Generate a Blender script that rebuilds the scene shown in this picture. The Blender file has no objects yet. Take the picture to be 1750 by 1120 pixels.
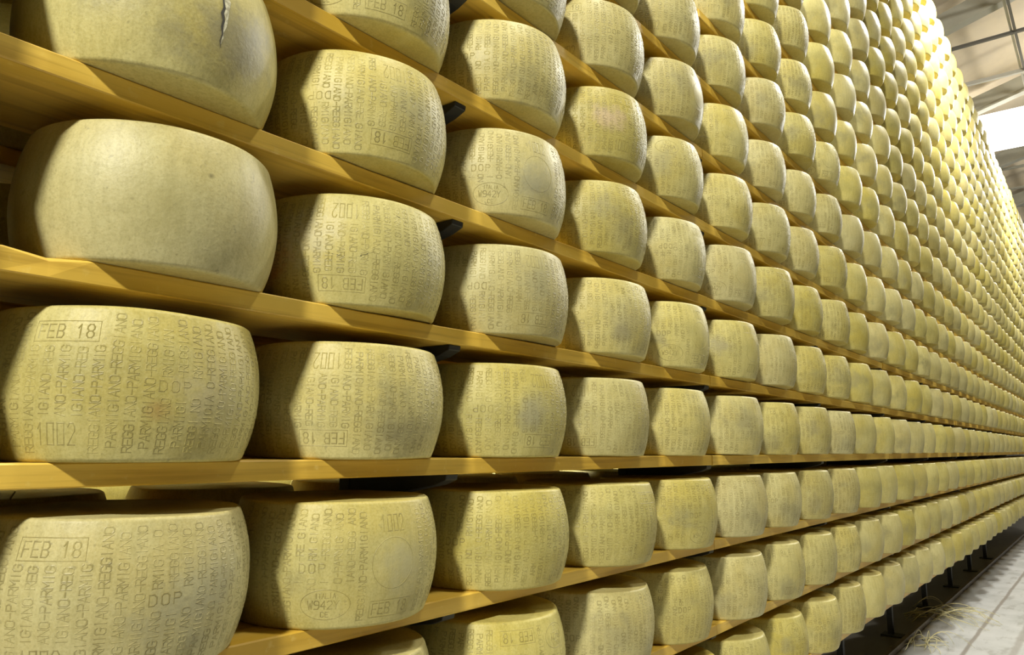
import bpy, bmesh, math, random
from mathutils import Vector, Matrix, noise

# ------------------------------------------------------------------ scene, camera, light
scene = bpy.context.scene
COL = scene.collection
FLOOR_DROP = 1.40            # the level shelf's top lies this high above the floor
def Z(z): return z + FLOOR_DROP

F_PX, PITCH, YAW, ROLL = 1268.3, 0.1561, 0.6788, -0.0110
CAM = Vector((1.1320, 0.0, Z(0.0316)))
fw = Vector((-math.sin(YAW) * math.cos(PITCH), math.cos(YAW) * math.cos(PITCH), math.sin(PITCH)))
rt0 = Vector((math.cos(YAW), math.sin(YAW), 0)); up0 = rt0.cross(fw)
rt = rt0 * math.cos(ROLL) - up0 * math.sin(ROLL)
up = rt0 * math.sin(ROLL) + up0 * math.cos(ROLL)
cd = bpy.data.cameras.new('camera'); cam = bpy.data.objects.new('camera', cd); COL.objects.link(cam)
cam.matrix_world = Matrix(((rt.x, up.x, -fw.x, CAM.x), (rt.y, up.y, -fw.y, CAM.y), (rt.z, up.z, -fw.z, CAM.z), (0, 0, 0, 1)))
cd.sensor_width = 36.0; cd.sensor_fit = 'HORIZONTAL'; cd.lens = F_PX / 1750 * 36.0
cd.clip_start = 0.02; cd.clip_end = 200
scene.camera = cam
vs = scene.view_settings
vs.view_transform = 'Standard'; vs.look = 'None'; vs.gamma = 1.0; vs.use_curve_mapping = False
vs.exposure = 0.0
scene.cycles.use_denoising = True
scene.cycles.max_bounces = 8; scene.cycles.diffuse_bounces = 5

world = bpy.data.worlds.new('hall_ambience'); scene.world = world; world.use_nodes = True
bgn = world.node_tree.nodes['Background']
bgn.inputs[0].default_value = (1.0, 0.97, 0.84, 1); bgn.inputs[1].default_value = 0.012

def lamp(name, loc, power, radius=0.16, cone=172, col=(1.0, 0.985, 0.90), aim=None):
    """a high-bay lamp: shines down and sideways, not up"""
    l = bpy.data.lights.new(name, 'SPOT'); l.energy = power; l.shadow_soft_size = radius; l.color = col
    l.spot_size = math.radians(cone); l.spot_blend = .25
    o = bpy.data.objects.new(name, l); o.location = loc; COL.objects.link(o)
    if aim: o.rotation_euler = (Vector(aim) - Vector(loc)).to_track_quat('-Z', 'Y').to_euler()
    return o
lamp('high_bay_lamp', (2.3, -4.4, Z(4.8)), 3150, .26, 92, aim=(-.3, 2.6, Z(2.1)))
lamp('high_bay_lamp', (1.3, 2.0, Z(5.1)), 500, .3, 96, aim=(-.6, 2.2, Z(2.0)))
lamp('high_bay_lamp', (1.05, 8.0, Z(5.0)), 760)
lamp('high_bay_lamp', (0.95, 14.0, Z(5.0)), 640)
lamp('high_bay_lamp', (0.92, 20.0, Z(5.0)), 400)
lamp('far_aisle_lamp', (-1.95, 1.6, Z(2.6)), 900)
def glow(loc, power):  # added fill light that brightens the roof, set apart from the lamps
    l = bpy.data.lights.new('roof_fill_light', 'POINT'); l.energy = power; l.shadow_soft_size = .2; l.color = (1, .98, .92)
    o = bpy.data.objects.new('roof_fill_light', l); o.location = loc; COL.objects.link(o)
for y_ in (8.0, 14.0, 20.0, 26.0): glow((2.4, y_, Z(5.15)), 165)

# ------------------------------------------------------------------ materials
def new_mat(name):
    m = bpy.data.materials.new(name); m.use_nodes = True
    nt = m.node_tree; nt.nodes.clear()
    out = nt.nodes.new('ShaderNodeOutputMaterial'); b = nt.nodes.new('ShaderNodeBsdfPrincipled')
    nt.links.new(b.outputs[0], out.inputs[0])
    return m, nt, b
class NB:
    def __init__(s, nt): s.nt = nt
    def n(s, t, **kw):
        x = s.nt.nodes.new(t)
        for k, v in kw.items(): setattr(x, k, v)
        return x
    def put(s, sock, v):
        if hasattr(v, 'links') or isinstance(v, bpy.types.NodeSocket): s.nt.links.new(v, sock)
        else: sock.default_value = v
    def math(s, op, a, b=0.0, clamp=False):
        x = s.n('ShaderNodeMath', operation=op, use_clamp=clamp); s.put(x.inputs[0], a); s.put(x.inputs[1], b); return x.outputs[0]
    def vmath(s, op, a, b=(0, 0, 0)):
        x = s.n('ShaderNodeVectorMath', operation=op); s.put(x.inputs[0], a); s.put(x.inputs[1], b)
        return x.outputs['Value'] if op in ('LENGTH', 'DISTANCE', 'DOT_PRODUCT') else x.outputs[0]
    def scale(s, a, k):
        x = s.n('ShaderNodeVectorMath', operation='SCALE'); s.put(x.inputs[0], a); s.put(x.inputs['Scale'], k); return x.outputs[0]
    def noise(s, vec, sc, detail=3, rough=0.55):
        x = s.n('ShaderNodeTexNoise'); s.put(x.inputs['Vector'], vec); x.inputs['Scale'].default_value = sc
        x.inputs['Detail'].default_value = detail; x.inputs['Roughness'].default_value = rough; return x.outputs[0]
    def ramp(s, f, a, b, smooth=True):
        x = s.n('ShaderNodeMapRange'); x.interpolation_type = 'SMOOTHSTEP' if smooth else 'LINEAR'
        s.put(x.inputs[0], f); s.put(x.inputs[1], a); s.put(x.inputs[2], b); return x.outputs[0]
    def mix(s, f, a, b, mode='MIX'):
        x = s.n('ShaderNodeMix', data_type='RGBA', blend_type=mode)
        s.put(x.inputs[0], f)
        for i, v in ((6, a), (7, b)):
            s.put(x.inputs[i], (*v, 1) if isinstance(v, tuple) and len(v) == 3 else v)
        return x.outputs[2]

WH = 0.2185; RR = 0.1832; RB = 0.2043          # wheel height, rim radius, bulge radius
def cheese_material(name, inked=False, stuff=False):
    m, nt, b = new_mat(name); q = NB(nt)
    tc = q.n('ShaderNodeTexCoord')
    if stuff:
        pos = tc.outputs['Object']; g = q.n('ShaderNodeNewGeometry'); seed = g.outputs['Random Per Island']
        seedv = q.math('MULTIPLY', seed, 40.0)
    else:
        pos = tc.outputs['Object']
        a = q.n('ShaderNodeAttribute'); a.attribute_type = 'OBJECT'; a.attribute_name = 'seed'
        seedv = q.math('MULTIPLY', a.outputs['Fac'], 40.0); seed = a.outputs['Fac']
    comb = q.n('ShaderNodeCombineXYZ'); q.put(comb.inputs[0], seedv); q.put(comb.inputs[1], q.math('MULTIPLY', seedv, 1.7)); q.put(comb.inputs[2], q.math('MULTIPLY', seedv, .6))
    p = q.vmath('ADD', pos, comb.outputs[0])
    r1 = q.math('FRACT', q.math('MULTIPLY', seed, 7.31)); r2 = q.math('FRACT', q.math('MULTIPLY', seed, 13.77))
    big = q.noise(p, 5.0, 2); mid = q.noise(p, 17.0, 4, .6); fine = q.noise(p, 260.0, 3, .7)
    # worn cloth-like weave: streaks running up the side
    st = q.vmath('MULTIPLY', p, (1, 1, .12)); streak = q.noise(st, 95.0, 2)
    st2 = q.vmath('MULTIPLY', p, (.15, .15, 1)); hstreak = q.noise(st2, 60.0, 3)
    col = q.mix(q.ramp(big, .35, .65), (0.495, 0.408, 0.122), (0.560, 0.490, 0.195))
    col = q.mix(q.math('MULTIPLY', q.ramp(streak, .40, .66), .30), col, (0.344, 0.291, 0.085))
    col = q.mix(q.math('MULTIPLY', q.ramp(mid, .50, .70), .28), col, (0.607, 0.558, 0.255))
    # grey-brown mould bloom, heavier round the belly, its amount differs wheel by wheel
    if stuff:
        belly = .6
    else:
        sep = q.n('ShaderNodeSeparateXYZ'); q.put(sep.inputs[0], pos)
        zz = q.math('ABSOLUTE', q.math('SUBTRACT', sep.outputs[2], WH * .48)); belly = q.math('SUBTRACT', 1.0, q.ramp(zz, .015, .085))
    n2 = q.noise(p, 9.0, 5, .65)
    thr = q.math('SUBTRACT', .62, q.math('MULTIPLY', r1, .16))
    mould = q.ramp(n2, thr, q.math('ADD', thr, .30))
    mould = q.math('MULTIPLY', mould, q.math('ADD', .30, q.math('MULTIPLY', belly, .60)), True)
    col = q.mix(mould, col, (0.246, 0.217, 0.092))
    bel = q.math('MULTIPLY', q.ramp(q.noise(q.vmath('MULTIPLY', p, (1, 1, 2.2)), 6.0, 3), .30, .70), q.math('MULTIPLY', belly, q.math('ADD', .20, q.math('MULTIPLY', r2, .45))))
    col = q.mix(bel, col, (0.330, 0.295, 0.118))
    dots = q.noise(p, 70.0, 2, .5)
    col = q.mix(q.math('MULTIPLY', q.ramp(dots, .68, .76), .45), col, (0.220, 0.187, 0.067))
    col = q.mix(q.math('MULTIPLY', q.ramp(fine, .42, .75), .20), col, (0.689, 0.646, 0.352))
    col = q.mix(q.math('MULTIPLY', q.ramp(q.math('SUBTRACT', 1.0, fine), .48, .72), .30), col, (0.246, 0.210, 0.073))
    # each wheel a little lighter, darker, yellower
    hs = q.n('ShaderNodeHueSaturation'); q.put(hs.inputs['Color'], col)
    q.put(hs.inputs['Saturation'], q.math('ADD', .90, q.math('MULTIPLY', r2, .22))); q.put(hs.inputs['Value'], q.math('ADD', .88, q.math('MULTIPLY', r1, .20)))
    col = hs.outputs[0]
    if not stuff:
        # one stain of its own per wheel, where that wheel has one
        sp = q.n('ShaderNodeAttribute'); sp.attribute_type = 'OBJECT'; sp.attribute_name = 'stain_at'
        sc = q.n('ShaderNodeAttribute'); sc.attribute_type = 'OBJECT'; sc.attribute_name = 'stain_tint'
        ss = q.n('ShaderNodeAttribute'); ss.attribute_type = 'OBJECT'; ss.attribute_name = 'stain_size'
        d = q.vmath('LENGTH', q.vmath('MULTIPLY', q.vmath('SUBTRACT', pos, sp.outputs['Vector']), (1, 1, 1.25)))
        d = q.math('ADD', d, q.math('MULTIPLY', q.math('SUBTRACT', q.noise(p, 16.0, 5, .65), .5), q.math('MULTIPLY', ss.outputs['Fac'], 3.2)))
        sm = q.math('SUBTRACT', 1.0, q.ramp(d, q.math('MULTIPLY', ss.outputs['Fac'], -.1), q.math('MULTIPLY', ss.outputs['Fac'], 1.25)))
        sm = q.math('MULTIPLY', sm, .60)
        col = q.mix(sm, col, sc.outputs['Color'])
        ba = q.n('ShaderNodeAttribute'); ba.attribute_type = 'OBJECT'; ba.attribute_name = 'bloom_at'
        bt = q.n('ShaderNodeAttribute'); bt.attribute_type = 'OBJECT'; bt.attribute_name = 'bloom_tint'
        bd = q.vmath('LENGTH', q.vmath('SUBTRACT', pos, ba.outputs['Vector']))
        bd = q.math('ADD', bd, q.math('MULTIPLY', q.math('SUBTRACT', q.noise(p, 30.0, 6, .7), .5), .16))
        bm_ = q.math('MULTIPLY', q.math('SUBTRACT', 1.0, q.ramp(bd, -.01, .085)), .58)
        col = q.mix(bm_, col, bt.outputs['Color'])
    if inked:
        wear = q.ramp(q.noise(p, 22.0, 3), .36, .60)
        k = q.math('ADD', .10 if inked < .5 else .30, q.math('MULTIPLY', wear, inked if inked < .5 else .34))
        col = q.mix(k, col, (0.155, 0.123, 0.030))
    q.put(b.inputs['Base Color'], col)
    b.inputs['Roughness'].default_value = .46
    b.inputs['Specular IOR Level'].default_value = .28
    if not inked:
        bp = q.n('ShaderNodeBump'); bp.inputs['Strength'].default_value = .38; bp.inputs['Distance'].default_value = .0016
        h = q.math('ADD', q.math('MULTIPLY', q.noise(p, 120.0, 4, .65), 1.0), q.math('ADD', q.math('MULTIPLY', streak, .35), q.math('MULTIPLY', n2, 2.0)))
        q.put(bp.inputs['Height'], h); nt.links.new(bp.outputs[0], b.inputs['Normal'])
    return m
M_CHEESE = cheese_material('aged_cheese_rind'); M_INK = cheese_material('stamped_rind', inked=.36); M_STAMP = cheese_material('deep_stamped_rind', inked=.62); M_CHEESE_FAR = cheese_material('distant_cheese_rind', stuff=True)

def wood_material():
    m, nt, b = new_mat('varnished_pine'); q = NB(nt)
    tc = q.n('ShaderNodeTexCoord'); a = q.n('ShaderNodeAttribute'); a.attribute_type = 'OBJECT'; a.attribute_name = 'seed'
    comb = q.n('ShaderNodeCombineXYZ')
    for i, k in enumerate((31.0, 17.0, 53.0)): q.put(comb.inputs[i], q.math('MULTIPLY', a.outputs['Fac'], k))
    p = q.vmath('ADD', tc.outputs['Object'], comb.outputs[0])
    g = q.vmath('MULTIPLY', p, (1, .035, 1)); w1 = q.noise(g, 60.0, 5, .6); w2 = q.noise(q.vmath('MULTIPLY', p, (1, .08, 1)), 9.0, 3)
    col = q.mix(q.ramp(w2, .35, .65), (0.676, 0.412, 0.046), (0.869, 0.580, 0.100))
    col = q.mix(q.math('MULTIPLY', q.ramp(w1, .48, .68), .45), col, (0.410, 0.214, 0.024))
    vz = q.n('ShaderNodeTexVoronoi'); q.put(vz.inputs['Vector'], q.vmath('MULTIPLY', p, (3, 1, 3))); vz.inputs['Scale'].default_value = 2.4
    col = q.mix(q.math('MULTIPLY', q.math('SUBTRACT', 1.0, q.ramp(vz.outputs['Distance'], .03, .075)), .7), col, (0.20, 0.09, 0.02))
    col = q.mix(q.math('MULTIPLY', q.ramp(q.noise(p, 45.0, 3), .60, .75), .25), col, (0.920, 0.741, 0.245))
    q.put(b.inputs['Base Color'], col); b.inputs['Roughness'].default_value = .42; b.inputs['Specular IOR Level'].default_value = .45
    bp = q.n('ShaderNodeBump'); bp.inputs['Strength'].default_value = .25; bp.inputs['Distance'].default_value = .001; q.put(bp.inputs['Height'], w1); nt.links.new(bp.outputs[0], b.inputs['Normal'])
    return m
M_WOOD = wood_material()

def plain(name, c, rough=.6, metal=0.0, vary=.0, sc=6.0, c2=None):
    m, nt, b = new_mat(name); q = NB(nt)
    if vary:
        tc = q.n('ShaderNodeTexCoord')
        col = q.mix(q.math('MULTIPLY', q.ramp(q.noise(tc.outputs['Object'], sc, 5, .6), .35, .65), vary), c, c2 or tuple(x * .5 for x in c))
        q.put(b.inputs['Base Color'], col)
    else: b.inputs['Base Color'].default_value = (*c, 1)
    b.inputs['Roughness'].default_value = rough; b.inputs['Metallic'].default_value = metal
    return m
M_STEEL = plain('dark_painted_steel', (.040, .042, .038), .5, .2, .6, 8.0, (.025, .022, .018))
M_RAIL = plain('worn_brown_steel', (.22, .18, .14), .35, .6, .7, 12.0, (.09, .065, .045))
M_STRAW = plain('pale_straw', (.72, .66, .38), .6, 0, .6, 30.0, (.50, .43, .18))
M_ROOF = plain('cream_roof_panel', (.74, .62, .43), .6, 0, .5, 1.2, (.56, .47, .34))
M_BEAM = plain('grey_steel_beam', (.46, .44, .35), .5, .1, .4, 3.0, (.36, .34, .27))
M_BEAMD = plain('dark_steel_brace', (.13, .12, .10), .5)
M_BEAMP = plain('pale_steel_beam', (.62, .60, .54), .5, .0, .3, 3.0, (.5, .48, .42))
M_WHITE = plain('white_painted_steel', (.88, .88, .86), .4, .0, .2, 3.0, (.82, .82, .8))
M_GLOW, _nt, _b = new_mat('lit_white_box'); _b.inputs['Base Color'].default_value = (.9, .9, .88, 1); _b.inputs['Emission Color'].default_value = (1, .99, .95, 1); _b.inputs['Emission Strength'].default_value = 3.0
M_WALL = plain('pale_hall_wall', (.70, .68, .60), .7, 0, .3, 1.0, (.62, .60, .52))

def floor_material():
    m, nt, b = new_mat('pale_concrete_floor'); q = NB(nt)
    tc = q.n('ShaderNodeTexCoord'); p = tc.outputs['Object']
    sep = q.n('ShaderNodeSeparateXYZ'); q.put(sep.inputs[0], p)
    col = q.mix(q.ramp(q.noise(p, 2.2, 6, .6), .35, .65), (.45, .46, .45), (.58, .585, .58))
    sm = q.noise(q.vmath('MULTIPLY', p, (1, .35, 1)), 9.0, 5, .6)
    col = q.mix(q.math('MULTIPLY', q.ramp(sm, .50, .68), .60), col, (.27, .265, .24))
    wob = q.math('MULTIPLY', q.math('SUBTRACT', q.noise(p, 3.0, 3), .5), .03)
    for x0, w, k in ((.155, .022, .85), (.43, .035, .55), (.72, .03, .5), (1.05, .03, .5)):
        dd = q.math('ABSOLUTE', q.math('SUBTRACT', q.math('ADD', sep.outputs[0], wob), x0))
        f = q.math('MULTIPLY', q.math('SUBTRACT', 1.0, q.ramp(dd, w * .3, w)), k)
        col = q.mix(f, col, (.24, .21, .18))
    rack_shade = q.math('SUBTRACT', 1.0, q.ramp(q.math('ADD', sep.outputs[0], q.math('MULTIPLY', q.math('SUBTRACT', q.noise(p, 7.0, 4), .5), .12)), -.24, -.16))  # shade beneath the rack, painted into the floor colour
    col = q.mix(q.math('MULTIPLY', rack_shade, .85), col, (.045, .036, .020))
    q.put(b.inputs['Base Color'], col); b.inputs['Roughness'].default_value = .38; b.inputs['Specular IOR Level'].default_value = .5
    return m
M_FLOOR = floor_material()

# ------------------------------------------------------------------ mesh helpers
def link(name, me, parent=None, kind=None):
    o = bpy.data.objects.new(name, me); COL.objects.link(o)
    if parent: o.parent = parent
    if kind: o['kind'] = kind
    return o
def tag(o, label, cat, group=None, kind=None):
    o['label'] = label; o['category'] = cat
    if group: o['group'] = group
    if kind: o['kind'] = kind
    return o
def bm_mesh(name, bm, mat, smooth=False):
    me = bpy.data.meshes.new(name); bm.normal_update(); bm.to_mesh(me); bm.free()
    me.materials.append(mat)
    if smooth:
        for p in me.polygons: p.use_smooth = True
    return me
def add_box(bm, a, b):
    vs_ = [bm.verts.new((x, y, z)) for x in (a[0], b[0]) for y in (a[1], b[1]) for z in (a[2], b[2])]
    for f in ((0, 1, 3, 2), (4, 6, 7, 5), (0, 4, 5, 1), (2, 3, 7, 6), (0, 2, 6, 4), (1, 5, 7, 3)):
        bm.faces.new([vs_[i] for i in f])
def box_mesh(name, a, b, mat, bevel=0.0):
    bm = bmesh.new(); add_box(bm, a, b)
    if bevel: bmesh.ops.bevel(bm, geom=bm.edges[:], offset=bevel, segments=2, affect='EDGES', profile=.6)
    bmesh.ops.recalc_face_normals(bm, faces=bm.faces[:])
    return bm_mesh(name, bm, mat)
def bar_between(bm, p, q, w, h):
    p = Vector(p); q = Vector(q); d = (q - p).normalized(); s = d.cross(Vector((0, 0, 1))).normalized(); u = s.cross(d)
    ring = []
    for c in (p, q):
        ring.append([bm.verts.new(c + s * a * w / 2 + u * b_ * h / 2) for a, b_ in ((-1, -1), (1, -1), (1, 1), (-1, 1))])
    for i in range(4):
        bm.faces.new((ring[0][i], ring[0][(i + 1) % 4], ring[1][(i + 1) % 4], ring[1][i]))
    bm.faces.new(ring[0][::-1]); bm.faces.new(ring[1])
def tube(bm, pts, r, n=6):
    rings = []
    for i, c in enumerate(pts):
        c = Vector(c); d = (Vector(pts[min(i + 1, len(pts) - 1)]) - Vector(pts[max(i - 1, 0)])).normalized()
        s = d.cross(Vector((.13, .2, 1))).normalized(); u = s.cross(d)
        rr = r * (1 - .6 * i / (len(pts) - 1))
        rings.append([bm.verts.new(c + (s * math.cos(t) + u * math.sin(t)) * rr) for t in [2 * math.pi * k / n for k in range(n)]])
    for a, b_ in zip(rings, rings[1:]):
        for k in range(n): bm.faces.new((a[k], a[(k + 1) % n], b_[(k + 1) % n], b_[k]))
    bm.faces.new(rings[0][::-1]); bm.faces.new(rings[-1])

# ------------------------------------------------------------------ hall
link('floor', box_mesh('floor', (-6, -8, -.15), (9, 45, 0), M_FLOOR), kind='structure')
def slanted(name, x0, z0, x1, z1, y0, y1, th, mat):
    bm = bmesh.new()
    v = [bm.verts.new(c) for c in ((x0, y0, z0), (x1, y0, z1), (x1, y1, z1), (x0, y1, z0), (x0, y0, z0 + th), (x1, y0, z1 + th), (x1, y1, z1 + th), (x0, y1, z0 + th))]
    for f in ((3, 2, 1, 0), (4, 5, 6, 7), (0, 1, 5, 4), (1, 2, 6, 5), (2, 3, 7, 6), (3, 0, 4, 7)): bm.faces.new([v[i] for i in f])
    return link(name, bm_mesh(name, bm, mat), kind='structure')
RS = .27
slanted('ceiling', -6, Z(6.68 - 6 * RS), 6, Z(6.68 + 6 * RS), -8, 45, .06, M_ROOF)
link('wall_end', box_mesh('wall_end', (-6, 44, 0), (9, 44.2, 11), M_WALL), kind='structure')
def beam(i, p, q, w, h, mat):
    bm = bmesh.new(); bar_between(bm, p, q, w, h)
    dn = Vector((0, 0, -h / 2)); bar_between(bm, Vector(p) + dn, Vector(q) + dn, w * 1.7, h * .10)
    return link('trim_%d' % i, bm_mesh('beam', bm, mat), kind='structure')
k = 1
for y in (-1.6, 1.8, 5.2, 8.6, 12.0, 15.4, 18.8, 22.2, 25.6, 29.0):
    beam(k, (-4, y, Z(6.40 - 4 * RS)), (5, y, Z(6.40 + 5 * RS)), .10, .30, M_BEAM); k += 1
for y, m_, h in ((10.0, M_BEAMD, .07), (12.65, M_BEAMD, .07), (14.1, M_BEAMP, .10), (17.4, M_BEAM, .08), (19.1, M_BEAM, .08), (20.7, M_BEAM, .08), (22.3, M_BEAM, .08)):
    beam(k, (-4, y, Z(6.2)), (5, y, Z(6.2)), .035, h * .62, m_); k += 1
beam(k, (.51, -4, Z(6.22)), (.51, 40, Z(6.22)), .022, .05, M_BEAMD); k += 1
beam(k, (.46, -4, Z(6.26)), (.46, 40, Z(6.26)), .02, .03, M_BEAMP); k += 1
o = link('light_trough', box_mesh('light_trough', (-1.2, 15.65, Z(5.55)), (5, 15.95, Z(6.2)), M_GLOW, .01))
tag(o, 'glaring white box of light hung across the aisle under the roof', 'ceiling light')

# ------------------------------------------------------------------ rack
PITCH_Z, CSP, Y0, XO, BT = .29, .4464, .5455, .1154, .035
ROWS = range(-3, 16)
SZ = {-3: .0027, -2: .0017, -1: -.0025, 0: .0001, 1: -.0031, 2: -.0014, 3: -.0018, 4: -.0012, 5: .0030}
def shelf_z(k): return k * PITCH_Z + SZ.get(k, 0.0)
ORD = ['zeroth', 'first', 'second', 'third', 'fourth', 'fifth', 'sixth', 'seventh', 'eighth', 'ninth', 'tenth', 'eleventh', 'twelfth', 'thirteenth', 'fourteenth', 'fifteenth', 'sixteenth', 'seventeenth', 'eighteenth', 'nineteenth', 'twentieth']
ORD += ['twenty' + x for x in ORD[1:10]] + ['thirtieth'] + ['thirty' + x for x in ORD[1:10]]
UP0, UPS = 1.215, 3 * CSP
JOINTS = [UP0 - UPS + 2 * UPS * i for i in range(8)]
rnd = random.Random(11)
def board_mesh(L, seed, chip=None):
    """a plank from x=-.25 to 0, y=0..L, top at z=0, its front arris worn uneven"""
    r_ = random.Random(seed); n = 48
    bm = bmesh.new(); sec = []
    prof = [(-.26, -BT), (-.002, -BT), (0, -BT + .002), (0, -.0025), (-.0025, 0), (-.26, 0)]
    for i in range(n + 1):
        y = L * i / n; w = noise.noise(Vector((y * 9, seed, 0))) * .0012; w2 = noise.noise(Vector((y * 2, seed + 5, 0))) * .0018
        row = []
        for j, (x, z) in enumerate(prof):
            xx, zz = x, z
            if j in (1, 2, 3, 4): xx += w2
            if j in (3, 4): zz += min(0, w); xx += min(0, w)
            if chip and chip[0] < y < chip[1] and j in (3, 4):
                zz -= .004 if j == 4 else .008; xx -= .010 if j == 4 else .002
            row.append(bm.verts.new((xx, y, zz)))
        sec.append(row)
    m = len(prof)
    for a, b_ in zip(sec, sec[1:]):
        for j in range(m): bm.faces.new((a[j], a[(j + 1) % m], b_[(j + 1) % m], b_[j]))
    bm.faces.new(sec[0]); bm.faces.new(sec[-1][::-1])
    bmesh.ops.recalc_face_normals(bm, faces=bm.faces[:])
    return bm_mesh('shelf_board', bm, M_WOOD)
BL = 2 * UPS - .004
BM = [board_mesh(BL, s) for s in range(5)]
BM_CHIP = board_mesh(BL, 9, (.475, .545))
def in_view(P, m=0):
    d = Vector(P) - CAM; z = d.dot(fw)
    if z < .05: return False
    u = 875 + F_PX * d.dot(rt) / z; v = 560 - F_PX * d.dot(up) / z
    return -m < u < 1750 + m and -m < v < 1120 + m
for r in ROWS:
    for j in range(6):
        z = Z(shelf_z(r))
        if not any(in_view((x, JOINTS[j] + BL * t / 20, z), 5) for t in range(21) for x in (0, -.26)): continue
        me = BM_CHIP if (r == 1 and j == 0) else BM[(r * 3 + j * 2) % 5]
        o = link('shelf_board', me); o.location = (rnd.uniform(-.002, .002), JOINTS[j], z); o['seed'] = rnd.random()
        tag(o, 'golden pine shelf board, %s shelf from the floor, %s plank from the near end' % (ORD[r + 4], ORD[j + 1]), 'shelf board', 'pine boards carrying the cheese wheels')
for r in range(-3, 5):          # boards just short of the picture's near edge
    o = link('shelf_board', BM[(r + 3) % 5]); o.location = (0, JOINTS[0] - 2 * UPS, Z(shelf_z(r))); o['seed'] = rnd.random()
    tag(o, 'pine shelf board beyond the near end of the view, %s shelf from the floor' % ORD[r + 4], 'shelf board', 'near boards outside the picture')
for r in range(-2, 3):          # boards of the rack that stands back to back with this one
    o = link('shelf_board', BM[r % 5]); o.location = (-.455, JOINTS[0], Z(shelf_z(r))); o['seed'] = rnd.random()
    tag(o, 'shadowed pine board at the back of the %s shelf from the floor' % ORD[r + 4], 'shelf board', 'boards of the rear rack')

# steel uprights with one tapering arm per shelf
TOPZ = Z(15 * PITCH_Z + .1)
post_me = box_mesh('post', (-.378, -.02, 0), (-.338, .02, TOPZ), M_STEEL, .003)
bm = bmesh.new()
pts = [(-.338, 0.0), (-.012, 0.0), (-.014, -.012), (-.045, -.024), (-.16, -.046), (-.338, -.060)]
L_ = [bm.verts.new((x, -.019, z)) for x, z in pts]; R_ = [bm.verts.new((x, .019, z)) for x, z in pts]
bm.faces.new(L_); bm.faces.new(R_[::-1])
for i in range(len(pts)): bm.faces.new((L_[i], R_[i], R_[(i + 1) % len(pts)], L_[(i + 1) % len(pts)]))
bmesh.ops.recalc_face_normals(bm, faces=bm.faces[:])
bmesh.ops.bevel(bm, geom=bm.edges[:], offset=.0015, segments=1, affect='EDGES')
arm_me = bm_mesh('shelf_arm', bm, M_STEEL)
foot_me = box_mesh('base_plate', (-.42, -.06, 0), (-.27, .06, .012), M_STEEL, .002)
for i in range(9):
    y = UP0 + UPS * i
    e = bpy.data.objects.new('rack_upright', None); COL.objects.link(e); e.location = (0, y, 0)
    tag(e, 'dark steel upright with shelf arms in the %s gap from the near end' % ORD[i + 1], 'rack upright', 'steel uprights of the rack')
    link('post', post_me, e); link('base_plate', foot_me, e)
    for r in ROWS:
        if y < 7 or r < 2:
            a = link('shelf_arm', arm_me, e); a.location = (0, 0, Z(shelf_z(r)) - BT - .0005)
# low rail along the foot of the rack
bm = bmesh.new(); bar_between(bm, (-.215, -2, .028), (-.215, 24, .028), .022, .030); bar_between(bm, (-.235, -2, .008), (-.235, 24, .008), .060, .010)
tag(link('floor_rail', bm_mesh('floor_rail', bm, M_RAIL)), 'worn brown steel rail running along the floor at the foot of the rack', 'rail')

# ------------------------------------------------------------------ cheese wheels
def side_r(z):
    t = z / WH * 2 - 1
    return RR + (RB - RR) * (1 - abs(t) ** 2.05)
def wob(th, z, var):
    v = Vector((math.cos(th) * 1.1, math.sin(th) * 1.1, z * 5)) + Vector((var * 7.1, var * 3.3, 0))
    return noise.noise(v) * .0030 + noise.noise(v * 2.7) * .0011
def zwob(th, rr, var):
    return noise.noise(Vector((math.cos(th) * rr * 7, math.sin(th) * rr * 7, var * 5.5 + 2))) * .0025
def wheel_mesh(var, seg, rings, flip=False):
    bm = bmesh.new(); prof = []
    e = .007
    for rr in (.0, .06, .11, .145, RR - .012, RR - .0045): prof.append((rr, 0.0, 1))
    prof += [(RR - e * .35, .0006, .3)]
    for z in [.0035, .0065] + [.0035 + (WH - .007) * i / rings for i in range(1, rings)] + [WH - .0065, WH - .0035]:
        prof.append((side_r(z), z, 0))
    prof += [(RR - e * .35, WH - .0006, .3)]
    for rr in (RR - .0045, RR - .012, .145, .11, .06, .0): prof.append((rr, WH, 1))
    rowsv = []
    for (rr, z, top) in prof:
        if rr == 0: rowsv.append([bm.verts.new((0, 0, z - (.0015 if z > .1 else 0)))]); continue
        row = []
        for k_ in range(seg):
            th = 2 * math.pi * k_ / seg
            r2 = rr + (wob(th, z, var) if top < .5 else wob(th, z, var) * rr / RR)
            z2 = z + (zwob(th, rr, var) - (.0015 if top == 1 and z > .1 else 0) if z > .1 else 0) * (1 if top else z / WH)
            row.append(bm.verts.new((r2 * math.cos(th), r2 * math.sin(th), z2)))
        rowsv.append(row)
    for a, b_ in zip(rowsv, rowsv[1:]):
        for k_ in range(seg):
            k2 = (k_ + 1) % seg
            if len(a) == 1: bm.faces.new((a[0], b_[k2], b_[k_]))
            elif len(b_) == 1: bm.faces.new((a[k_], a[k2], b_[0]))
            else: bm.faces.new((a[k_], a[k2], b_[k2], b_[k_]))
    if flip:
        for v in bm.verts: v.co = (v.co.x, -v.co.y, WH - v.co.z)
        zmin = min(v.co.z for v in bm.verts)
        for v in bm.verts:
            if v.co.z < .004: v.co.z = max(v.co.z, 0)
    bmesh.ops.recalc_face_normals(bm, faces=bm.faces[:])
    return bm_mesh('cheese_wheel', bm, M_CHEESE, True)

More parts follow.
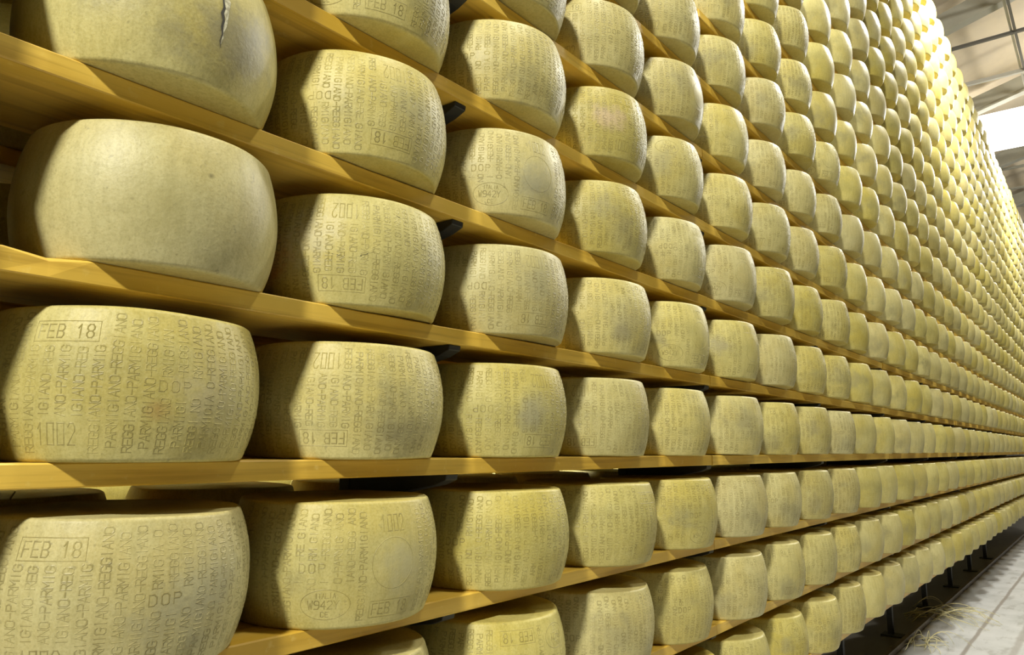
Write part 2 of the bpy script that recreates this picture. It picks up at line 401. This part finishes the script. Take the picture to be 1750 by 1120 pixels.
# stroke letters on a 4 x 6 grid
GL = {
 'P': [[(0, 0), (0, 6), (3, 6), (4, 5), (4, 4), (3, 3), (0, 3)]], 'A': [[(0, 0), (2, 6), (4, 0)], [(.8, 2.2), (3.2, 2.2)]],
 'R': [[(0, 0), (0, 6), (3, 6), (4, 5), (4, 4), (3, 3), (0, 3)], [(2, 3), (4, 0)]], 'M': [[(0, 0), (0, 6), (2, 2.5), (4, 6), (4, 0)]],
 'I': [[(2, 0), (2, 6)]], 'G': [[(4, 5), (3, 6), (1, 6), (0, 5), (0, 1), (1, 0), (3, 0), (4, 1), (4, 3), (2.4, 3)]],
 'N': [[(0, 0), (0, 6), (4, 0), (4, 6)]], 'O': [[(1, 0), (0, 1), (0, 5), (1, 6), (3, 6), (4, 5), (4, 1), (3, 0), (1, 0)]],
 'E': [[(4, 0), (0, 0), (0, 6), (4, 6)], [(0, 3), (3.2, 3)]], '-': [[(.8, 3), (3.2, 3)]],
 'F': [[(0, 0), (0, 6), (4, 6)], [(0, 3), (3.2, 3)]], 'B': [[(0, 0), (0, 6), (3, 6), (4, 5), (4, 4), (3, 3), (0, 3)], [(3, 3), (4, 2), (4, 1), (3, 0), (0, 0)]],
 '1': [[(.6, 4.4), (2, 6), (2, 0)]], '8': [[(1, 3), (0, 2), (0, 1), (1, 0), (3, 0), (4, 1), (4, 2), (3, 3), (1, 3), (0, 4), (0, 5), (1, 6), (3, 6), (4, 5), (4, 4), (3, 3)]],
 '0': [[(0, 0), (0, 6), (4, 6), (4, 0), (0, 0)]], '2': [[(0, 5), (1, 6), (3, 6), (4, 5), (4, 3.8), (0, 0), (4, 0)]],
 'D': [[(0, 0), (0, 6), (2.6, 6), (4, 4.6), (4, 1.4), (2.6, 0), (0, 0)]], 'T': [[(2, 0), (2, 6)], [(0, 6), (4, 6)]], 'L': [[(0, 6), (0, 0), (4, 0)]],
 'W': [[(0, 6), (1, 0), (2, 4), (3, 0), (4, 6)]], '9': [[(0, 0), (3, 0), (4, 1.5), (4, 5), (3, 6), (1, 6), (0, 5), (0, 4), (1, 3), (4, 3)]],
 '4': [[(3, 0), (3, 6), (0, 2), (4, 2)]], 'Y': [[(0, 6), (2, 3), (4, 6)], [(2, 3), (2, 0)]], 'C': [[(4, 5), (3, 6), (1, 6), (0, 5), (0, 1), (1, 0), (3, 0), (4, 1)]], ' ': [],
}
def lettering_mesh(var, flip):
    r_ = random.Random(100 + var); V = []; Fc = []; MI = []; big = [1]
    def on(s, z, h):
        th = s / RB; r2 = side_r(z) + wob(th, z, var) + h
        x, y, zz = r2 * math.cos(th), r2 * math.sin(th), z + zwob(th, RR, var) * (z / WH) * (z > .1)
        return (x, -y, WH - zz) if flip else (x, y, zz)
    def stroke(pa, pb, w):
        dx, dz = pb[0] - pa[0], pb[1] - pa[1]; L = math.hypot(dx, dz)
        if L < 1e-5: return
        dx /= L; dz /= L; nx, nz = -dz, dx
        n = max(1, int(L / .008)); ex = w * .35
        base = len(V)
        for i in range(n + 1):
            t = -ex + (L + 2 * ex) * i / n; cx, cz = pa[0] + dx * t, pa[1] + dz * t
            V.append(on(cx + nx * w / 2, cz + nz * w / 2, -.0001)); V.append(on(cx, cz, .00038)); V.append(on(cx - nx * w / 2, cz - nz * w / 2, -.0001))
        for i in range(n):
            b0 = base + 3 * i
            Fc.append((b0, b0 + 1, b0 + 4, b0 + 3)); Fc.append((b0 + 1, b0 + 2, b0 + 5, b0 + 4)); MI.extend((big[0], big[0]))
    def glyph(ch, s, z, w, h, lw, rot=False):
        """lower-left corner at (s, z); rot: the line of writing climbs"""
        for pl in GL[ch]:
            q_ = [(s - p_[1] / 6 * h, z + p_[0] / 4 * w) if rot else (s + p_[0] / 4 * w, z + p_[1] / 6 * h) for p_ in pl]
            for a_, b_ in zip(q_, q_[1:]): stroke(a_, b_, lw)
    def word(t, s, z, w, h, gap, lw):
        for i, ch in enumerate(t): glyph(ch, s + i * (w + gap), z, w, h, lw)
    HALF = math.pi * RB
    # fields kept free of the running words: (s0, s1, z0, z1)
    free = []
    def dated(sc, top_year):
        """date box and dairy number one above the other, centred at s = sc"""
        if top_year:
            word('1002', sc - .026, .166, .0088, .028, .0052, .0023); word('FEB 18', sc - .038, .022, .0090, .019, .0044, .0024)
            zf = .022
        else:
            word('FEB 18', sc - .038, .170, .0090, .019, .0044, .0024); word('1002', sc - .026, .024, .0088, .029, .0052, .0023)
            zf = .170
        bx0, bx1, bz0, bz1 = sc - .044, sc + .046, zf - .005, zf + .024
        for a_, b_ in (((bx0, bz0), (bx1, bz0)), ((bx1, bz0), (bx1, bz1)), ((bx1, bz1), (bx0, bz1)), ((bx0, bz1), (bx0, bz0))): stroke(a_, b_, .0012)
        free.append((sc - .046, sc + .056, .156, .215)); free.append((sc - .038, sc + .036, 0, .058))
    dated(0.0, False); dated(HALF, True)
    big[0] = 0
    # smooth round plate between the number and the date
    for i in range(40):
        a0, a1 = 2 * math.pi * i / 40, 2 * math.pi * (i + 1) / 40
        stroke((HALF + .045 * math.cos(a0), .110 + .045 * math.sin(a0)), (HALF + .045 * math.cos(a1), .110 + .045 * math.sin(a1)), .0011)
    free.append((HALF - .048, HALF + .056, 0, .22))
    big[0] = 1
    for sc in (.150, HALF - .150):
        word('DOP', sc - .022, .100, .0100, .0150, .0070, .0024); free.append((sc - .028, sc + .034, .092, .119))
    for sc in (HALF - .125,):
        for i in range(44):
            a0, a1 = 2 * math.pi * i / 44, 2 * math.pi * (i + 1) / 44
            stroke((sc + .044 * math.cos(a0), .045 + .026 * math.sin(a0)), (sc + .044 * math.cos(a1), .045 + .026 * math.sin(a1)), .0016)
        word('ITALIA', sc - .0185, .0565, .0048, .0085, .0015, .0014); word('W942Y', sc - .031, .0380, .0085, .0140, .0030, .0022); word('CE', sc - .0080, .0240, .0055, .0085, .0030, .0014)
        free.append((sc - .050, sc + .050, 0, .076))
    big[0] = 0
    NC = 58; words_ = ('PARMIGIANO-REGGIANO', 'REGGIANO-PARMIGIANO')
    for c in range(NC):
        s = -HALF + 2 * HALF * (c + .5) / NC; t = words_[c % 2]; z0 = (.014 if c % 2 else .0215) + r_.uniform(-.001, .001)
        for i, ch in enumerate(t):
            z = z0 + i * .00985
            if any(a_ < s - .006 < b_ and c_ < z + .0035 < d_ for a_, b_, c_, d_ in free) or any(a_ - 2 * HALF < s - .006 < b_ - 2 * HALF and c_ < z + .0035 < d_ for a_, b_, c_, d_ in free): continue
            if r_.random() < .012: continue
            glyph(ch, s + r_.uniform(-.0004, .0004), z, .0078, .0124, .0027, True)
    me = bpy.data.meshes.new('stamped_lettering'); me.from_pydata(V, [], Fc); me.materials.append(M_INK); me.materials.append(M_STAMP); me.update()
    me.polygons.foreach_set('material_index', MI)
    return me

NV = 3
WM = {}; WL = {}; TX = {}
for v in range(NV):
    for fl in (0, 1):
        WM[v, fl] = wheel_mesh(v, 112, 24, fl); WL[v, fl] = wheel_mesh(v, 56, 12, fl); TX[v, fl] = lettering_mesh(v, fl)
LETTER0 = link('stamped_lettering', TX[0, 0]); COL.objects.unlink(LETTER0)

# measured displacement of the nearest wheels (along the shelf, out of the shelf)
OFF = {(0, -1): (0.005, 0.001), (0, 0): (0.001, 0.002), (0, 1): (0.02, -0.001), (0, 2): (-0.01, 0.01), (1, -1): (-0.015, 0.007), (1, 0): (0.002, -0.003), (1, 1): (-0.004, -0.002), (1, 2): (-0.014, 0.005), (1, 3): (-0.013, 0.005), (2, -1): (0.007, 0.007), (2, 0): (0.002, 0.004), (2, 1): (0.008, 0.007), (2, 2): (0.002, 0.003), (2, 3): (0.0, 0.003), (2, 4): (0.002, 0.002), (3, -2): (0.003, -0.001), (3, -1): (0.005, 0.013), (3, 0): (-0.001, -0.002), (3, 1): (0.005, 0.005), (3, 2): (0.001, -0.001), (3, 3): (0.002, 0.005), (3, 4): (0.007, -0.004), (4, -2): (-0.007, -0.015), (4, -1): (0.003, 0.003), (4, 0): (-0.004, -0.01), (4, 2): (-0.004, -0.008), (4, 3): (-0.005, -0.008), (4, 4): (0.001, -0.003), (4, 5): (-0.002, -0.004), (5, -3): (-0.0, -0.001), (5, -2): (-0.001, 0.0), (5, -1): (0.005, 0.007), (5, 0): (0.002, 0.004), (5, 2): (0.001, 0.003), (5, 4): (-0.0, -0.006), (5, 5): (0.0, -0.008)}
# (variant, flipped, which stamp faces out: angle on the wheel that is turned to the camera, degrees; None = plain side)
LOOK = {}
def wheel_pos(c, r):
    rr = random.Random(c * 131 + r * 17 + 5)
    dy, dx = OFF.get((c, r), (rr.uniform(-.007, .007), rr.uniform(-.009, .007)))
    return Vector((-XO + dx, Y0 + CSP * c + dy, Z(shelf_z(r)) + .0003))

cells = []
NCOL = 40
for r in ROWS:
    for c in range(-1, NCOL):
        P = wheel_pos(c, r)
        seen = any(in_view(P + Vector((RB * .9 * math.cos(t), RB * .9 * math.sin(t), z)), 0) for t in [math.radians(a) for a in range(-120, 61, 15)] for z in (0.02, WH / 2, WH - .02))
        if seen: cells.append(((P - CAM).length, c, r, P))
cells.sort()
NEAR = cells[:300]; FAR = cells[300:]

EXTRA = {   # labels of the wheels with a look of their own
 (0, 0): 'cheese wheel with a brown stain beside its DOP stamp, dated FEB 18 over 1002',
 (0, 1): 'plain unstamped cheese wheel with one dark pit, above the wheel with the brown stain',
 (0, 2): 'cheese wheel with a dark vertical crack and grey bloom, cut by the top frame edge',
 (0, -1): 'big nearest cheese wheel with greyed right flank, just below the level shelf board',
 (1, 1): 'cracked cheese wheel with orange blotch and upside-down 1002, beside the plain pitted wheel',
 (1, -1): 'cheese wheel with oval ITALIA stamp and 1002, directly below the level shelf',
 (2, 2): 'cheese wheel with oval ITALIA stamp near its foot, third column, sixth shelf from the floor',
 (3, 3): 'pinkish blotched cheese wheel in the fourth column, on the seventh shelf from the floor',
}
def plan(c, r):
    rr = random.Random(c * 977 + r * 61 + 3)
    return rr.randrange(NV), rr.randrange(2), rr.uniform(0, 2 * math.pi)
def facing(c, r, P, stamp_deg, off_deg, flip):
    """rotation that turns the stamp at stamp_deg on the wheel to the camera, off_deg to the right of it"""
    toc = math.atan2(CAM.y - P.y, CAM.x - P.x)
    s = math.radians(stamp_deg) * (-1 if flip else 1)
    return toc + math.radians(off_deg) - s
SPEC = {  # (variant, flipped, stamp angle, degrees right of the line to the camera)
 (0, 0): (0, 0, 0, -24), (1, 0): (1, 1, 0, -10), (2, 0): (2, 1, 0, 40), (3, 0): (0, 1, 0, 0),
 (1, 1): (1, 1, 0, -3), (2, 1): (0, 1, 0, 33), (1, 2): (2, 1, 0, 23), (2, 2): (1, 0, 180, 36), (1, -1): (2, 0, 180, 32), (0, -1): (1, 0, 0, -22),
 (2, -1): (0, 0, 62, 0), (3, -1): (1, 0, 300, 0), (3, 1): (2, 0, 62, 10), (3, 2): (0, 0, 60, 0), (3, 4): (1, 0, 0, -12), (4, 0): (1, 0, 180, -35), (2, -2): (2, 1, 180, 25), (2, 3): (0, 0, 60, 0), (4, 1): (1, 0, 180, 55),
}
PLAIN = {(0, 1), (0, 2)}
STAIN = {  # stain centre (degrees right of the line to the camera, height), tint, size
 (0, 0): (12, .075, (.34, .20, .06), .020), (1, 1): (-46, .10, (.52, .20, .06), .085), (0, 2): (32, .09, (.20, .185, .125), .11), (0, 1): (22, .146, (.08, .07, .03), .006),
 (3, 3): (22, .12, (.55, .40, .28), .060), (0, -1): (28, .09, (.30, .28, .17), .075), (1, 0): (25, .055, (.25, .22, .10), .045), (2, 2): (32, .08, (.30, .29, .20), .070),
 (4, -1): (25, .10, (.25, .24, .13), .055), (4, 1): (8, .09, (.24, .22, .12), .045), (3, 1): (30, .06, (.27, .24, .13), .045), (2, 0): (30, .10, (.28, .26, .15), .045), (5, 1): (15, .12, (.30, .27, .16), .05),
}
BLOOM = {(0, 0): (34, .105, (0.420, 0.373, 0.226)), (1, 1): (-22, .13, (0.560, 0.514, 0.335)), (0, 2): (-22, .135, (0.200, 0.175, 0.090)), (0, 1): (2, .085, (0.360, 0.315, 0.121)), (1, 2): (36, .10, (0.360, 0.330, 0.179)),
 (1, 0): (36, .06, (0.220, 0.189, 0.086)), (2, 0): (34, .11, (0.340, 0.310, 0.172)), (2, 2): (40, .11, (0.400, 0.364, 0.203)), (0, -1): (40, .12, (0.420, 0.388, 0.226)), (1, -1): (40, .10, (0.420, 0.388, 0.218)), (3, 1): (36, .10, (0.340, 0.301, 0.156)), (3, 2): (40, .08, (0.250, 0.218, 0.105)), (2, 1): (36, .12, (0.340, 0.310, 0.164))}
def bloom_of(c, r, P, rot):
    if (c, r) not in BLOOM: return (0.0, 0.0, -9.0), (.4, .4, .3)
    a_, z_, t_ = BLOOM[c, r]; ang = math.atan2(CAM.y - P.y, CAM.x - P.x) + math.radians(a_) - rot
    return (side_r(z_) * math.cos(ang), side_r(z_) * math.sin(ang), z_), t_
for (d, c, r, P) in NEAR:
    v, fl, rot = plan(c, r)
    if (c, r) in SPEC:
        v, fl, sd, od = SPEC[c, r]; rot = facing(c, r, P, sd, od, fl)
    near = d < 4.2
    o = link('cheese_wheel', (WM if near else WL)[v, fl]); o.location = P; o.rotation_euler = (0, 0, rot)
    sd_ = random.Random(c * 37 + r * 101).random(); o['seed'] = sd_
    st = None
    if (c, r) in STAIN: st = STAIN[c, r]
    else:
        q_ = random.Random(c * 5 + r * 333)
        if q_.random() < .55: st = (q_.uniform(10, 45), q_.uniform(.05, .15), q_.choice([(.29, .26, .13), (.33, .30, .15), (.26, .235, .115)]), q_.uniform(.05, .085))
    if st:
        ang = math.atan2(CAM.y - P.y, CAM.x - P.x) + math.radians(st[0]) - rot
        rr = side_r(st[1]); sa = (rr * math.cos(ang), rr * math.sin(ang), st[1]); tint = st[2]; size = st[3]
    else: sa, tint, size = (0.0, 0.0, -9.0), (.3, .3, .3), .01
    o['stain_at'] = sa; o['stain_tint'] = tint; o['stain_size'] = size
    o['bloom_at'], o['bloom_tint'] = bloom_of(c, r, P, rot)
    if (c, r) in EXTRA: lab = EXTRA[c, r]
    elif c < 0: lab = 'sliver of a cheese wheel at the left frame edge, %s shelf from the floor' % ORD[r + 4]
    else: lab = 'cheese wheel in the %s column from the left, %s shelf from the floor' % (ORD[c + 1], ORD[r + 4])
    tag(o, lab, 'cheese wheel', 'aged cheese wheels on the front of the rack')
    if d < 4.6 and (c, r) not in PLAIN:
        t = LETTER0.copy(); t.data = TX[v, fl]; COL.objects.link(t); t.parent = o
        t['seed'] = sd_; t['stain_at'] = sa; t['stain_tint'] = tint; t['stain_size'] = size
        t['bloom_at'], t['bloom_tint'] = o['bloom_at'], o['bloom_tint']

# small cracks in the rind, each belonging to its wheel
def crack_on(cr, ang_deg, z0, z1, lean, w, mat=None, lift=.0005):
    P = wheel_pos(*cr); ow = next(o for o in COL.objects if o.name.startswith('cheese_wheel') and (o.location - P).length < 1e-4)
    a0 = math.atan2(CAM.y - P.y, CAM.x - P.x) + math.radians(ang_deg) - ow.rotation_euler.z
    v, fl = next(k_ for k_ in WM if WM[k_] is ow.data); bm = bmesh.new(); n = 14; prev = None; r_ = random.Random(int(z0 * 1e4))
    for i in range(n + 1):
        t = i / n; z = z0 + (z1 - z0) * t; th = a0 + lean * t + r_.uniform(-.012, .012); ww = w * math.sin(math.pi * min(max(t, .04), .96)) * r_.uniform(.5, 1.2) / RB
        vt, vz = (-th, WH - z) if fl else (th, z)
        rr = side_r(vz) + wob(vt, vz, v) + lift
        row = [bm.verts.new(((rr) * math.cos(th + s * ww), rr * math.sin(th + s * ww), z)) for s in (-1, 1)]
        if prev: bm.faces.new((prev[0], prev[1], row[1], row[0]))
        prev = row
    o = link('rind_crack', bm_mesh('rind_crack', bm, mat or M_CRACK), ow); o['label'] = 'crumbled pale edge of the crack' if mat else 'dark crack in the rind'
M_CRACK = plain('dark_crack', (.05, .045, .03), .9)
M_CHALK = plain('crumbled_cheese', (.66, .62, .42), .9, 0, .8, 160.0, (.25, .22, .12))
crack_on((0, 2), 28.2, .066, .217, .02, .0052, M_CHALK, .0002)
crack_on((0, 2), 27, .060, .217, .02, .0028)
crack_on((1, 1), -15, .098, .088, .22, .0010)
crack_on((1, 1), 3, .088, .104, .20, .0009)
crack_on((1, 1), 25, .185, .180, .10, .0016)

# the distant wheels nobody could count, and the unlit ones of the rear rack
def many_wheels(name, places, seg, rings, label):
    V = []; Fc = []
    prof = [(0, 0), (RR, 0)] + [(side_r(WH * i / rings), WH * i / rings) for i in range(1, rings)] + [(RR, WH), (0, WH)]
    cs = [(math.cos(2 * math.pi * k_ / seg), math.sin(2 * math.pi * k_ / seg)) for k_ in range(seg)]
    for P in places:
        rows_ = []
        for rr, z in prof:
            if rr == 0: rows_.append([len(V)]); V.append((P[0], P[1], P[2] + z)); continue
            rows_.append(list(range(len(V), len(V) + seg))); V += [(P[0] + rr * a_, P[1] + rr * b_, P[2] + z) for a_, b_ in cs]
        for a, b_ in zip(rows_, rows_[1:]):
            for k_ in range(seg):
                k2 = (k_ + 1) % seg
                if len(a) == 1: Fc.append((a[0], b_[k2], b_[k_]))
                elif len(b_) == 1: Fc.append((a[k_], a[k2], b_[0]))
                else: Fc.append((a[k_], a[k2], b_[k2], b_[k_]))
    me = bpy.data.meshes.new(name); me.from_pydata(V, [], Fc); me.materials.append(M_CHEESE_FAR); me.update()
    me.polygons.foreach_set('use_smooth', [len(p.vertices) == 4 for p in me.polygons])
    o = link(name, me); tag(o, label, 'cheese wheels', kind='stuff'); return o
many_wheels('distant_cheese_wheel', [P for (_, _, _, P) in FAR], 32, 10, 'the many small far cheese wheels filling the rack toward the vanishing point')
shown = {(c, r) for (_, c, r, _) in cells}
hidden = [wheel_pos(c, r) for r in range(-3, 5) for c in range(-3, 3) if (c, r) not in shown]
XB = -.60
back = [(XB, Y0 + CSP * c, Z(shelf_z(r))) for r in range(-3, 10) for c in range(-1, 11 if r > 1 else 34) if not (r == -1 and 0 <= c <= 3)]
many_wheels('rear_cheese_wheel', back + hidden, 32, 10, 'unlit cheese wheels of the rear rack glimpsed through the dark gaps')
for c in range(4):
    o = link('cheese_wheel', WL[c % 3, 0]); o.location = (XB, Y0 + CSP * c - (.01 if c == 0 else 0), Z(shelf_z(-1))); o['seed'] = .3 + c * .1; o['stain_at'] = (0.0, 0.0, -9.0); o['stain_tint'] = (.3, .3, .3); o['stain_size'] = .01; o['bloom_at'] = (0.0, 0.0, -9.0); o['bloom_tint'] = (.4, .4, .3)
    tag(o, 'shaded rear cheese wheel seen through the slot under the level board, %s from left' % ORD[c + 1], 'cheese wheel', 'rear wheels seen under the level shelf')
many_wheels('opposite_cheese_wheel', [(-2.3, -.4 + CSP * c, Z(shelf_z(r))) for r in range(-3, 3) for c in range(12)], 32, 10, 'lit cheese wheels of the next aisle glimpsed through the slot')

# ------------------------------------------------------------------ straw on the floor
def straw(seed, x, y, n, spread, length, label, name='straw_tuft', toward=0.0):
    r_ = random.Random(seed); bm = bmesh.new()
    for i in range(n):
        a = toward + r_.uniform(-1.1, 1.1); L = length * r_.uniform(.4, 1.0); cx, cy = x + r_.uniform(-spread, spread), y + r_.uniform(-spread, spread) * 2
        bend = r_.uniform(-1.6, 1.6); hgt = r_.uniform(.01, .10); pts = []
        px, py = cx, cy; aa = a
        for k_ in range(9):
            t = k_ / 8; pts.append((px, py, .004 + hgt * math.sin(math.pi * t))); px += math.cos(aa) * L / 8; py += math.sin(aa) * L / 8; aa += bend / 8
        tube(bm, pts, r_.uniform(.0025, .0050), 5)
    return tag(link(name, bm_mesh(name, bm, M_STRAW, True)), label, 'straw', kind='stuff')
straw(4, -.32, 7.6, 30, .13, .62, 'tangled tuft of pale straw lying across the floor rail', toward=-.3)
straw(5, -.15, 6.45, 16, .06, .38, 'smaller bunch of pale straw on the floor in front of the rail', toward=-.6)
bm = bmesh.new(); r0 = (-.42, .50)
tube(bm, [(r0[0], r0[1] + .004 * math.sin(i) + .006 * (i - 3) ** 2 / 9, Z(-.128) + .011 * i) for i in range(7)], .0035, 6)
tag(link('straw_strand', bm_mesh('straw_strand', bm, M_STRAW, True)), 'single curled straw sticking up in the slot under the level shelf board', 'straw')
